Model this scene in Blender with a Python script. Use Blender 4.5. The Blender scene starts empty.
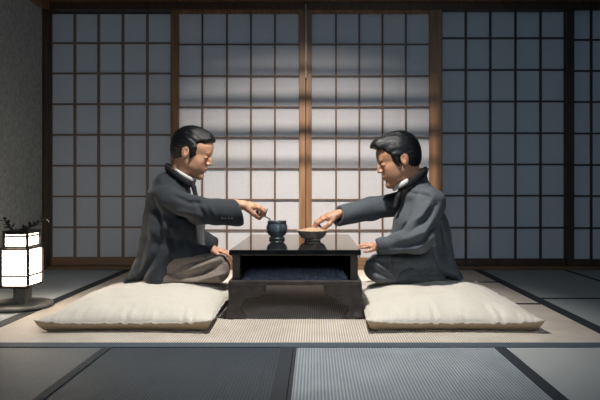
import bpy, bmesh, math, random
import numpy as np
from mathutils import Vector, Matrix, noise
random.seed(7)
C = bpy.context.scene.collection
PI = math.pi

# ------------------------------------------------------------------ camera
CAMZ = .55
def P(px, py, d):
    """point seen at image position (px, py) standing d metres from the camera plane"""
    return (( px - 315) * d / 600, d, CAMZ - (py - 190) * d / 600)
cd = bpy.data.cameras.new('camera'); cam = bpy.data.objects.new('camera', cd); C.objects.link(cam)
cam.location = (0, 0, CAMZ); cam.rotation_euler = (PI / 2, 0, 0)
cd.sensor_width = 36; cd.lens = 36; cd.shift_x = -.025; cd.shift_y = -10 / 600; cd.clip_start = .05
bpy.context.scene.camera = cam

# ------------------------------------------------------------------ materials
def new_mat(name):
    m = bpy.data.materials.new(name); m.use_nodes = True
    nt = m.node_tree; b = nt.nodes['Principled BSDF']
    return m, nt, b
def link(nt, a, b): nt.links.new(a, b)
def mat(name, col, rough=.6, noise_scale=None, amt=.15, bump=0, bscale=None, spec=.5, metal=0, coat=0, sheen=0, stretch=(1, 1, 1), sss=0, detail=4):
    m, nt, b = new_mat(name)
    b.inputs['Roughness'].default_value = rough
    b.inputs['Specular IOR Level'].default_value = spec
    b.inputs['Metallic'].default_value = metal
    b.inputs['Coat Weight'].default_value = coat
    b.inputs['Sheen Weight'].default_value = sheen
    b.inputs['Base Color'].default_value = (*col, 1)
    if sss:
        b.inputs['Subsurface Weight'].default_value = sss
        b.inputs['Subsurface Radius'].default_value = (.012, .005, .003)
        b.inputs['Subsurface Scale'].default_value = 1
    tc = nt.nodes.new('ShaderNodeTexCoord'); mp = nt.nodes.new('ShaderNodeMapping'); mp.inputs['Scale'].default_value = stretch
    link(nt, tc.outputs['Object'], mp.inputs['Vector'])
    n = nt.nodes.new('ShaderNodeTexNoise'); n.inputs['Scale'].default_value = noise_scale or 20; n.inputs['Detail'].default_value = detail
    link(nt, mp.outputs['Vector'], n.inputs['Vector'])
    r = nt.nodes.new('ShaderNodeMapRange'); r.inputs['From Min'].default_value = .3; r.inputs['From Max'].default_value = .7
    r.inputs['To Min'].default_value = 1 - amt; r.inputs['To Max'].default_value = 1 + amt
    link(nt, n.outputs['Fac'], r.inputs['Value'])
    mx = nt.nodes.new('ShaderNodeVectorMath'); mx.operation = 'SCALE'; mx.inputs[0].default_value = col
    link(nt, r.outputs['Result'], mx.inputs['Scale']); link(nt, mx.outputs['Vector'], b.inputs['Base Color'])
    if bump:
        n2 = nt.nodes.new('ShaderNodeTexNoise'); n2.inputs['Scale'].default_value = bscale or 200; n2.inputs['Detail'].default_value = 3
        link(nt, mp.outputs['Vector'], n2.inputs['Vector'])
        bp = nt.nodes.new('ShaderNodeBump'); bp.inputs['Strength'].default_value = bump; bp.inputs['Distance'].default_value = .004
        link(nt, n2.outputs['Fac'], bp.inputs['Height']); link(nt, bp.outputs['Normal'], b.inputs['Normal'])
    return m
def tatami(name, col, dark, period=.0095, contrast=1.0, rough=.65, along='x'):
    """rush weave: ribs running away from the viewer, threads crossing them"""
    m, nt, b = new_mat(name); b.inputs['Roughness'].default_value = rough
    tc = nt.nodes.new('ShaderNodeTexCoord'); sp = nt.nodes.new('ShaderNodeSeparateXYZ'); link(nt, tc.outputs['Object'], sp.inputs[0])
    def mth(op, a, bb=None, cc=None):
        n = nt.nodes.new('ShaderNodeMath'); n.operation = op
        for i, v in enumerate((a, bb, cc)):
            if v is None: continue
            if isinstance(v, (int, float)): n.inputs[i].default_value = v
            else: link(nt, v, n.inputs[i])
        return n.outputs[0]
    ax, ay = (sp.outputs[0], sp.outputs[1]) if along == 'x' else (sp.outputs[1], sp.outputs[0])
    s1 = mth('SINE', mth('MULTIPLY', ax, 2 * PI / period))
    half = mth('MULTIPLY', mth('SIGN', mth('SINE', mth('MULTIPLY', ax, PI / period))), PI / 2)
    s2 = mth('SINE', mth('ADD', mth('MULTIPLY', ay, 2 * PI / .012), half))
    h = mth('ADD', mth('MULTIPLY', s1, .5), mth('MULTIPLY', s2, .22))
    n = nt.nodes.new('ShaderNodeTexNoise'); n.inputs['Scale'].default_value = 9; n.inputs['Detail'].default_value = 5
    link(nt, tc.outputs['Object'], n.inputs['Vector'])
    v = mth('ADD', mth('ADD', mth('MULTIPLY', h, .5 * contrast), .5), mth('MULTIPLY', mth('SUBTRACT', n.outputs['Fac'], .5), .5))
    cr = nt.nodes.new('ShaderNodeMix'); cr.data_type = 'RGBA'
    cr.inputs['A'].default_value = (*dark, 1); cr.inputs['B'].default_value = (*col, 1)
    cr.clamp_factor = True
    link(nt, v, cr.inputs['Factor']); link(nt, cr.outputs['Result'], b.inputs['Base Color'])
    bp = nt.nodes.new('ShaderNodeBump'); bp.inputs['Strength'].default_value = .6; bp.inputs['Distance'].default_value = .0025
    link(nt, h, bp.inputs['Height']); link(nt, bp.outputs['Normal'], b.inputs['Normal'])
    return m
def paper(name, col, trans):
    m, nt, b = new_mat(name)
    out = [n for n in nt.nodes if n.type == 'OUTPUT_MATERIAL'][0]
    b.inputs['Roughness'].default_value = .8; b.inputs['Specular IOR Level'].default_value = .2
    tc = nt.nodes.new('ShaderNodeTexCoord'); n = nt.nodes.new('ShaderNodeTexNoise'); n.inputs['Scale'].default_value = 60; n.inputs['Detail'].default_value = 8
    link(nt, tc.outputs['Object'], n.inputs['Vector'])
    cr = nt.nodes.new('ShaderNodeMix'); cr.data_type = 'RGBA'
    cr.inputs['A'].default_value = tuple(c * .86 for c in col) + (1,); cr.inputs['B'].default_value = (*col, 1)
    link(nt, n.outputs['Fac'], cr.inputs['Factor']); link(nt, cr.outputs['Result'], b.inputs['Base Color'])
    tr = nt.nodes.new('ShaderNodeBsdfTranslucent'); link(nt, cr.outputs['Result'], tr.inputs['Color'])
    mx = nt.nodes.new('ShaderNodeMixShader'); mx.inputs[0].default_value = trans
    link(nt, b.outputs[0], mx.inputs[1]); link(nt, tr.outputs[0], mx.inputs[2]); link(nt, mx.outputs[0], out.inputs['Surface'])
    return m
def glow(name, col, s):
    m, nt, b = new_mat(name)
    b.inputs['Base Color'].default_value = (.8, .76, .68, 1); b.inputs['Emission Color'].default_value = (*col, 1); b.inputs['Emission Strength'].default_value = s
    return m

wood_dark = mat('dark_wood', (.045, .026, .015), .45, 30, .35, .25, 80, stretch=(1, 1, .12))
wood_warm = mat('cedar_wood', (.20, .105, .05), .45, 34, .35, .2, 90, stretch=(1.4, 1, .08))
wood_rail = mat('cedar_rail', (.15, .082, .042), .45, 34, .3, .2, 90, stretch=(.08, 1, 1.4))
wood_bar = mat('lattice_wood', (.095, .055, .032), .5, 40, .2)
paper_m = paper('shoji_paper', (.72, .72, .74), .5)
plaster = mat('plaster', (.30, .325, .32), .9, 45, .22, .7, 140, detail=8)
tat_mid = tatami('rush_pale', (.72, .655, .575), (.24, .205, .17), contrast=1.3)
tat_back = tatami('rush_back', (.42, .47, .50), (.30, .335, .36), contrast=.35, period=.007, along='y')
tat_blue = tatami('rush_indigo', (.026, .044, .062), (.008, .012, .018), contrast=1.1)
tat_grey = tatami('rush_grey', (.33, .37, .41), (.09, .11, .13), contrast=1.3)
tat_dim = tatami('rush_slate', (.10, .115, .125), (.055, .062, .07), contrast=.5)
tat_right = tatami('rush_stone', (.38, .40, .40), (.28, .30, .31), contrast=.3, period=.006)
heri = mat('mat_border', (.010, .016, .024), .8, 300, .35, .5, 500)
heri2 = mat('mat_border_blue', (.05, .07, .09), .8, 300, .4, .5, 500)
board = mat('under_floor', (.08, .06, .04), .8)
lacquer = mat('black_lacquer', (.010, .011, .012), .03, 12, .3)
def polish(m, ior, rough, tint=(1, 1, 1)):
    """a clear glossy coat over the material, weighted by a Fresnel term"""
    nt = m.node_tree; b = nt.nodes['Principled BSDF']; out = [n for n in nt.nodes if n.type == 'OUTPUT_MATERIAL'][0]
    b.inputs['Specular IOR Level'].default_value = 0
    g = nt.nodes.new('ShaderNodeBsdfGlossy'); g.inputs['Roughness'].default_value = rough; g.inputs['Color'].default_value = (*tint, 1)
    f = nt.nodes.new('ShaderNodeFresnel'); f.inputs['IOR'].default_value = ior
    mx = nt.nodes.new('ShaderNodeMixShader'); link(nt, f.outputs[0], mx.inputs[0]); link(nt, b.outputs[0], mx.inputs[1]); link(nt, g.outputs[0], mx.inputs[2])
    link(nt, mx.outputs[0], out.inputs['Surface'])
polish(lacquer, 1.6, .06, (1, .93, .86))
lacquer_old = mat('worn_lacquer', (.042, .034, .029), .45, 26, .5, .25, 60)
linen = mat('linen', (.60, .565, .50), .85, 240, .10, .5, 420, sheen=.2)
linen_under = mat('linen_tan', (.42, .31, .20), .85, 240, .12, .5, 420)
skin = mat('skin', (.54, .29, .185), .5, 60, .07, .05, 250, sss=.12)
skin2 = mat('skin_warm', (.48, .25, .155), .45, 60, .08, .05, 250, sss=.12)
hair_m = mat('black_hair', (.006, .007, .009), .30, 120, .5, .9, 200, spec=.42, stretch=(.35, 1.6, 1.2))
navy_wool = mat('charcoal_wool', (.011, .016, .023), .85, 260, .45, .25, 380, sheen=.12)
grey_wool = mat('grey_wool', (.064, .076, .090), .85, 230, .5, .3, 330, sheen=.06)
trouser_m = mat('taupe_wool', (.20, .165, .138), .9, 240, .4, .4, 380, sheen=.05)
trouser2_m = mat('grey_flannel', (.082, .089, .098), .9, 220, .5, .3, 330, sheen=.05)
velvet = mat('black_velvet', (.006, .007, .009), .85, 200, .3, .3, 300)
shirt_m = mat('white_cotton', (.6, .59, .56), .8)
glaze = mat('blue_black_glaze', (.045, .065, .08), .28, 30, .4, .1, 60, coat=.4)
stone_w = mat('grey_stoneware', (.15, .14, .13), .5, 50, .5, .4, 90)
clay_rim = mat('tan_clay', (.42, .30, .20), .6, 80, .2, .2, 200)
tea_m = mat('tan_contents', (.50, .33, .21), .8, 220, .35, .9, 260)
metal_m = mat('dark_metal', (.10, .10, .11), .35, 40, .2, metal=.8)
cord_m = mat('pale_cord', (.55, .55, .55), .6)
black_m = mat('black_paint', (.006, .006, .006), .5)
brocade = mat('brocade', (.11, .13, .18), .7, 170, .9, .7, 200)
lamp_frame = mat('lantern_wood', (.022, .013, .008), .5, 50, .3)
lamp_base = mat('lantern_base', (.13, .125, .11), .5, 40, .3)
lamp_paper = glow('lantern_paper', (1, .82, .64), 24.0)
leaf_m = mat('dark_twig', (.02, .022, .022), .5)
sweet_m = mat('white_sweet', (.8, .78, .74), .7)
night_wood = mat('veranda_wood', (.06, .05, .045), .7, 20, .3)

# ------------------------------------------------------------------ object helpers
def mk(name, verts, faces, m, parent=None, smooth=False, origin=None):
    me = bpy.data.meshes.new(name)
    v = np.asarray(verts, dtype=np.float64)
    off = np.zeros(3)
    if parent is not None:
        q = parent
        while q is not None: off += np.array(q.location); q = q.parent
    elif origin is not None: off = np.array(origin)
    v = v - off
    me.from_pydata(v.tolist(), [], [tuple(int(i) for i in f) for f in faces])
    me.materials.append(m)
    if smooth: me.polygons.foreach_set('use_smooth', [True] * len(me.polygons))
    me.update()
    o = bpy.data.objects.new(name, me); C.objects.link(o)
    if parent is not None: o.parent = parent
    elif origin is not None: o.location = origin
    return o
def from_bm(name, bm, m, parent=None, smooth=False, origin=None):
    bmesh.ops.recalc_face_normals(bm, faces=bm.faces)
    bm.verts.ensure_lookup_table(); bm.verts.index_update()
    v = [tuple(x.co) for x in bm.verts]; f = [[q.index for q in fc.verts] for fc in bm.faces]
    bm.free()
    return mk(name, v, f, m, parent, smooth, origin)
def box(bm, lo, hi, bev=0.0):
    r = bmesh.ops.create_cube(bm, size=1)
    vs = r['verts']
    for v in vs:
        v.co = Vector([lo[i] + (v.co[i] + .5) * (hi[i] - lo[i]) for i in range(3)])
    if bev:
        es = list({e for v in vs for e in v.link_edges})
        bmesh.ops.bevel(bm, geom=es, offset=bev, segments=2, affect='EDGES', profile=.5)
def boxes(name, lst, m, parent=None, bev=.002, origin=None):
    bm = bmesh.new()
    for lo, hi in lst: box(bm, lo, hi, bev)
    return from_bm(name, bm, m, parent, origin=origin)
def empty(name, loc, label=None, cat=None, group=None, kind=None, rz=0):
    o = bpy.data.objects.new(name, None); C.objects.link(o); o.location = loc; o.rotation_euler.z = rz
    return tag(o, label, cat, group, kind)
def tag(o, label=None, cat=None, group=None, kind=None):
    if label: o['label'] = label
    if cat: o['category'] = cat
    if group: o['group'] = group
    if kind: o['kind'] = kind
    return o
def tube(bm, pts, radii, seg=8, cap=True):
    pts = [Vector(p) for p in pts]
    if not hasattr(radii, '__len__'): radii = [radii] * len(pts)
    rings = []; up = Vector((.13, .31, .94)).normalized()
    for i, p in enumerate(pts):
        t = (pts[min(i + 1, len(pts) - 1)] - pts[max(i - 1, 0)]).normalized()
        a = t.cross(up)
        if a.length < 1e-3: a = t.cross(Vector((1, 0, 0)))
        a.normalize(); b = t.cross(a).normalized()
        rings.append([bm.verts.new(p + radii[i] * (math.cos(k * 2 * PI / seg) * a + math.sin(k * 2 * PI / seg) * b)) for k in range(seg)])
    for i in range(len(rings) - 1):
        for k in range(seg):
            bm.faces.new((rings[i][k], rings[i][(k + 1) % seg], rings[i + 1][(k + 1) % seg], rings[i + 1][k]))
    if cap:
        bm.faces.new(rings[0]); bm.faces.new(rings[-1][::-1])
def lathe(bm, prof, c=(0, 0, 0), seg=40, wob=0):
    rings = []
    for r, z in prof:
        if r < 1e-5: rings.append([bm.verts.new((c[0], c[1], c[2] + z))]); continue
        rings.append([bm.verts.new((c[0] + r * math.cos(2 * PI * k / seg), c[1] + r * math.sin(2 * PI * k / seg), c[2] + z)) for k in range(seg)])
    for a, b in zip(rings, rings[1:]):
        if len(a) == 1 and len(b) == 1: continue
        for k in range(seg):
            k2 = (k + 1) % seg
            if len(a) == 1: bm.faces.new((a[0], b[k], b[k2]))
            elif len(b) == 1: bm.faces.new((a[k], b[0], a[k2]))
            else: bm.faces.new((a[k], b[k], b[k2], a[k2]))

# ------------------------------------------------------------------ soft bodies: distance fields turned into meshes
class Field:
    def __init__(s, lo, hi, h):
        s.lo = np.array(lo, float); s.h = h
        s.n = [int(math.ceil((hi[i] - lo[i]) / h)) + 1 for i in range(3)]
        s.ax = [s.lo[i] + h * np.arange(s.n[i]) for i in range(3)]
        s.f = np.full(s.n, .5, dtype=np.float64)
    def win(s, lo, hi):
        sl = []; g = []
        for i in range(3):
            a = max(0, int((lo[i] - s.lo[i]) / s.h)); b = min(s.n[i], int((hi[i] - s.lo[i]) / s.h) + 2)
            if b <= a: return None, None
            sl.append(slice(a, b)); g.append(s.ax[i][a:b])
        return tuple(sl), np.meshgrid(*g, indexing='ij', sparse=True)
    def comb(s, sl, d, k, sub):
        f = s.f[sl]
        if sub:
            b = -d
            hh = np.clip(.5 - .5 * (f - b) / k, 0, 1)
            s.f[sl] = f * (1 - hh) + b * hh + k * hh * (1 - hh)
        else:
            hh = np.clip(.5 + .5 * (d - f) / k, 0, 1)
            s.f[sl] = d * (1 - hh) + f * hh - k * hh * (1 - hh)
    def ell(s, c, r, k=.01, sub=False, rot=None):
        m = max(r) + k * 1.5 + .012
        sl, g = s.win([c[i] - m for i in range(3)], [c[i] + m for i in range(3)])
        if sl is None: return
        X, Y, Z = g[0] - c[0], g[1] - c[1], g[2] - c[2]
        if rot is not None:      # rotation about y, in radians
            cs, sn = math.cos(rot), math.sin(rot); X, Z = X * cs + Z * sn, -X * sn + Z * cs
        k0 = np.sqrt((X / r[0])**2 + (Y / r[1])**2 + (Z / r[2])**2)
        k1 = np.sqrt((X / r[0]**2)**2 + (Y / r[1]**2)**2 + (Z / r[2]**2)**2) + 1e-9
        s.comb(sl, k0 * (k0 - 1) / k1, k, sub)
    def cap(s, a, b, ra, rb=None, k=.01, sub=False, sc=(1, 1, 1)):
        rb = ra if rb is None else rb
        a = np.array(a, float); b = np.array(b, float)
        m = max(ra, rb) * np.array(sc) + k * 1.5 + .012
        sl, g = s.win(np.minimum(a, b) - m, np.maximum(a, b) + m)
        if sl is None: return
        X, Y, Z = g[0] - a[0], g[1] - a[1], g[2] - a[2]; ba = b - a
        t = np.clip((X * ba[0] + Y * ba[1] + Z * ba[2]) / (ba @ ba + 1e-12), 0, 1)
        d = np.sqrt(((X - t * ba[0]) / sc[0])**2 + ((Y - t * ba[1]) / sc[1])**2 + ((Z - t * ba[2]) / sc[2])**2) - (ra + (rb - ra) * t)
        s.comb(sl, d, k, sub)
    def chain(s, pts, rs, k=.01, sc=(1, 1, 1)):
        for i in range(len(pts) - 1): s.cap(pts[i], pts[i + 1], rs[i], rs[i + 1], k, sc=sc)
    def fold(s, pts, A, w, gain=1.5):
        """A>0 presses a crease into the surface along a line, A<0 raises a ridge"""
        pts = [np.array(p, float) for p in pts]; A = A * gain
        for a, b in zip(pts, pts[1:]):
            m = 2.6 * w
            sl, g = s.win(np.minimum(a, b) - m, np.maximum(a, b) + m)
            if sl is None: continue
            X, Y, Z = g[0] - a[0], g[1] - a[1], g[2] - a[2]; ba = b - a
            t = np.clip((X * ba[0] + Y * ba[1] + Z * ba[2]) / (ba @ ba + 1e-12), 0, 1)
            d2 = (X - t * ba[0])**2 + (Y - t * ba[1])**2 + (Z - t * ba[2])**2
            s.f[sl] += A * np.exp(-d2 / w**2) * (.35 + .65 * np.sin(PI * np.clip(t, .02, .98)))
    def drape(s, pts, A, w, gain=1.7, ymax=2.99):
        """a crease or ridge in cloth that runs through the near side of a garment"""
        pts = [(np.array(p, float) - np.array([0, 0, CAMZ])) * (2.80 / p[1]) for p in pts]; A = A * gain
        X, Y, Z = np.meshgrid(*s.ax, indexing='ij', sparse=True)
        msk = 1 / (1 + np.exp((Y - ymax) / .02)); best = np.full((s.n[0], 1, s.n[2]), 9.0); Z = Z - CAMZ
        tt = np.zeros_like(best); n = len(pts) - 1
        for i, (a, b) in enumerate(zip(pts, pts[1:])):
            ax, az = a[0], a[2]-0; bx_, bz = b[0], b[2]-0; dx, dz = bx_ - ax, bz - az
            t = np.clip(((X - ax) * dx + (Z - az) * dz) / (dx * dx + dz * dz), 0, 1)
            d2 = (X - ax - t * dx)**2 + (Z - az - t * dz)**2
            tt = np.where(d2 < best, (i + t) / n, tt); best = np.minimum(best, d2)
        s.f += A * np.exp(-best / w**2) * (.25 + .75 * np.sin(PI * np.clip(tt, .02, .98))) * msk
    def cut(s, p, n, R, k=.004):
        """removes what lies beyond a plane, inside a ball of radius R"""
        sl, g = s.win([p[i] - R for i in range(3)], [p[i] + R for i in range(3)])
        X, Y, Z = g[0] - p[0], g[1] - p[1], g[2] - p[2]
        n = np.array(n, float); n /= np.linalg.norm(n)
        d = np.maximum(-(X * n[0] + Y * n[1] + Z * n[2]), np.sqrt(X**2 + Y**2 + Z**2) - R)
        s.comb(sl, d, k, True)
    def ripple(s, fn):
        g = np.meshgrid(*s.ax, indexing='ij', sparse=True); s.f += fn(*g)
    def mesh(s):
        f = s.f.copy()
        for ax in range(3):
            for e in (0, -1):
                ix = [slice(None)] * 3; ix[ax] = e; f[tuple(ix)] = np.maximum(f[tuple(ix)], 1e-4)
        ins = f < 0
        n = [k - 1 for k in f.shape]
        cnt = np.zeros(n, int)
        cor = [(i, j, k) for i in (0, 1) for j in (0, 1) for k in (0, 1)]
        for i, j, k in cor: cnt += ins[i:i + n[0], j:j + n[1], k:k + n[2]]
        act = (cnt > 0) & (cnt < 8)
        I, J, K = np.nonzero(act)
        idx = np.full(n, -1, int); idx[I, J, K] = np.arange(len(I))
        pos = np.zeros((len(I), 3)); c = np.zeros(len(I))
        for a in cor:
            for d in range(3):
                if a[d] == 1: continue
                b = list(a); b[d] = 1
                fa = f[I + a[0], J + a[1], K + a[2]]; fb = f[I + b[0], J + b[1], K + b[2]]
                cr = (fa < 0) != (fb < 0)
                t = np.where(cr, fa / np.where(cr, fa - fb, 1), 0)
                p = np.array(a)[None, :] + t[:, None] * (np.array(b) - np.array(a))[None, :]
                pos += np.where(cr[:, None], p, 0); c += cr
        pos = pos / c[:, None] + np.stack([I, J, K], 1)
        verts = s.lo + pos * s.h
        quads = []
        for d in range(3):
            u, v = (d + 1) % 3, (d + 2) % 3
            lo = [slice(None)] * 3; hi = [slice(None)] * 3
            lo[d] = slice(0, -1); hi[d] = slice(1, None)
            A, B = ins[tuple(lo)], ins[tuple(hi)]
            E = np.stack(np.nonzero(A != B), 1)
            ok = (E[:, u] > 0) & (E[:, v] > 0) & (E[:, u] < f.shape[u] - 1) & (E[:, v] < f.shape[v] - 1)
            E = E[ok]
            sgn = A[E[:, 0], E[:, 1], E[:, 2]]
            def ci(du, dv):
                Q = E.copy(); Q[:, u] += du; Q[:, v] += dv
                return idx[Q[:, 0], Q[:, 1], Q[:, 2]]
            q = np.stack([ci(-1, -1), ci(0, -1), ci(0, 0), ci(-1, 0)], 1)
            q = np.where(sgn[:, None], q, q[:, ::-1])
            quads.append(q)
        return verts, np.concatenate(quads)
def xf(verts, M):
    M = np.array(M); return verts @ M[:3, :3].T + M[:3, 3]
def merge(lst):
    V = []; F = []; o = 0
    for v, f in lst: V.append(v); F.append(f + o); o += len(v)
    return np.concatenate(V), np.concatenate(F)

# ------------------------------------------------------------------ the room
YW = 4.17; SW = 600 / YW
def wx(px): return (px - 315) / SW
def wz(py): return CAMZ - (py - 190) / SW
LX = wx(45)
def structure(o): o['kind'] = 'structure'; return o

structure(boxes('floor', [((LX - .1, .3, -.06), (3.2, 4.4, -.03))], board, bev=0))
structure(boxes('wall_left', [((LX - .1, .3, -.06), (LX, 4.4, 2.5))], plaster, bev=0))
tz = wz(11)
structure(boxes('trim_1', [((LX, .3, tz), (LX + .045, YW - .03, tz + .10))], wood_warm, bev=.003))       # rail on the left wall
structure(boxes('wall_back', [((LX, YW + .02, tz + .12), (3.2, YW + .1, 2.5))], plaster, bev=0))
k = empty('trim_2', (0, YW, tz)); structure(k)                                                            # the head rail over the doors
boxes('grooved_rail', [((LX, YW - .03, tz + .005), (3.2, YW + .1, tz + .052))], wood_dark, k)
boxes('upper_rail', [((LX, YW - .045, tz + .054), (3.2, YW + .1, tz + .12))], wood_rail, k)
structure(boxes('trim_3', [((LX, YW - .03, -.03), (3.2, YW + .1, wz(266))), ((LX, YW - .045, -.03), (3.2, YW - .03, .004))], wood_rail))   # the sill
structure(boxes('trim_4', [((wx(41), YW - .045, 0), (wx(49), YW + .08, tz + .02))], wood_dark))           # corner post

def door(n, xs, stile_l, stile_r, rows, top, bot, y, sm, bm_, kick, vw=.017, hw=.012, last=None):
    """shoji: xs = lattice lines left to right (first/last = pane edges), rows = lines top to bottom"""
    e = empty('door_%d' % n, (wx((xs[0] + xs[-1]) / 2), y, 0)); structure(e)
    x0, x1 = wx(xs[0]), wx(xs[-1]); zt, zb = wz(rows[0]), wz(rows[-1])
    fr = [((wx(stile_l), y - .016, wz(266)), (x0, y + .018, wz(top))), ((x1, y - .016, wz(266)), (wx(stile_r), y + .018, wz(top))),
          ((x0, y - .015, zt), (x1, y + .017, wz(top))), ]
    boxes('door_frame', fr, sm, e)
    boxes('bottom_rail', [((x0, y - .015, wz(266)), (x1, y + .017, zb))], kick, e)
    bars = []
    for x in xs[1:-1]: bars.append(((wx(x) - vw / 2, y - .010, zb), (wx(x) + vw / 2, y + .006, zt)))
    for z in rows[1:-1]: bars.append(((x0, y - .008, wz(z) - hw / 2), (x1, y + .006, wz(z) + hw / 2)))
    boxes('lattice', bars, bm_, e, bev=.0012)
    boxes('paper_panel', [((x0, y + .0065, zb), (x1, y + .008, zt))], paper_m, e, bev=0)
    return e
R1 = [12.5, 42, 72.5, 103.5, 134.5, 165.5, 196.5, 227.5, 257.5]
R2 = [14, 44.5, 76, 107, 137.5, 168.5, 199.5, 230, 257.5]
R4 = [8.5, 37, 69, 100.7, 132.7, 164.2, 195.7, 228, 259]
YB = YW + .035
wood_bar_lit = mat('lattice_wood_lit', (.17, .112, .072), .5, 40, .2)  # lattice wood lightened for door 1: lantern light put into the colour
door(1, [50, 73, 97, 121.5, 146, 170], 48, 175, R1, 11, 266, YB, wood_dark, wood_bar_lit, wood_rail)
door(2, [179, 202.5, 227, 251, 275, 299], 171.5, 305.5, R2, 10, 266, YW, wood_warm, wood_bar, wood_rail, vw=.0115, hw=.0095)
door(3, [311.8, 336, 359.3, 382.5, 405.7, 429], 306, 441.5, R2, 10, 266, YW, wood_warm, wood_bar, wood_rail, vw=.0115, hw=.0095)
door(4, [443, 467, 491.7, 517, 542.3, 566], 440, 573, R4, 8, 266, YB, wood_dark, wood_dark, wood_dark, vw=.015)
door(5, [573.5, 591, 616, 640, 664, 688], 566.5, 694, [9.5, 40, 71, 102, 133.5, 165, 196, 228, 259], 8, 266, YW, wood_dark, wood_dark, wood_dark, vw=.015)

# pale pull cord between the two middle doors
bm = bmesh.new(); tube(bm, [(wx(306), YW - .035, wz(6)), (wx(306.2), YW - .036, wz(45)), (wx(306), YW - .035, wz(79))], .006, 8)
o = from_bm('pull_cord', bm, cord_m, smooth=True); tag(o, 'thin pale cord hanging from the head rail between the two middle doors', 'cord')

# ------------------------------------------------------------------ tatami mats
def mat_piece(x0, x1, y0, y1, m, edges, label, hm=heri):
    cx, cy = (x0 + x1) / 2, (y0 + y1) / 2
    e = empty('tatami_mat', (cx, cy, -.03), label, 'tatami mat', 'tatami mats covering the floor')
    g = .0008
    boxes('woven_surface', [((x0 + g, y0 + g, -.03), (x1 - g, y1 - g, 0))], m, e, bev=.0008)
    for side, w in edges.items():
        if side == 'l': q = ((x0 + g, y0 + g, -.012), (x0 + w, y1 - g, .0022))
        if side == 'r': q = ((x1 - w, y0 + g, -.012), (x1 - g, y1 - g, .0022))
        if side == 'f': q = ((x0 + g, y0 + g, -.012), (x1 - g, y0 + w, .0028))
        if side == 'b': q = ((x0 + g, y1 - w, -.012), (x1 - g, y1 - g, .0028))
        boxes('cloth_border', [q], hm, e, bev=.0006)
RS = 2.129
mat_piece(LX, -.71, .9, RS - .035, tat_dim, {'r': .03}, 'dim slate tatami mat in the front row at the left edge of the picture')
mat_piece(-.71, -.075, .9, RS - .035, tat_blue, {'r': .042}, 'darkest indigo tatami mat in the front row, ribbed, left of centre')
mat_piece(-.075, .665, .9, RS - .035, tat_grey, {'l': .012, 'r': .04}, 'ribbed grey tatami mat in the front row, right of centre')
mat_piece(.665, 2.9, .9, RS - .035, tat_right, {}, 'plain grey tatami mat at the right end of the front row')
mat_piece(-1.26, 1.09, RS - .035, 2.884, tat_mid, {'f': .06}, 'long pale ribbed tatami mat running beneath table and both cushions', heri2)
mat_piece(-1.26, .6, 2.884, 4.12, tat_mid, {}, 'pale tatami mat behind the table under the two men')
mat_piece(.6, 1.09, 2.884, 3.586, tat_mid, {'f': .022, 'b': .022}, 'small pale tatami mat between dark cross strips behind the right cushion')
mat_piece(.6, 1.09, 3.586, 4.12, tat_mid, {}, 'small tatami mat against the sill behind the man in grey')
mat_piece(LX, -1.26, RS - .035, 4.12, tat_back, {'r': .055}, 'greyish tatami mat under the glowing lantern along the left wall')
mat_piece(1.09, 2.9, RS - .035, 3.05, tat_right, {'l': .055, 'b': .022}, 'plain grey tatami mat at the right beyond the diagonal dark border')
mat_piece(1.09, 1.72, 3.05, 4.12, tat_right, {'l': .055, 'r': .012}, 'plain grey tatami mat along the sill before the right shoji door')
mat_piece(1.72, 2.9, 3.05, 4.12, tat_right, {'l': .012}, 'grey tatami mat in the far right corner by the last door')

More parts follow.
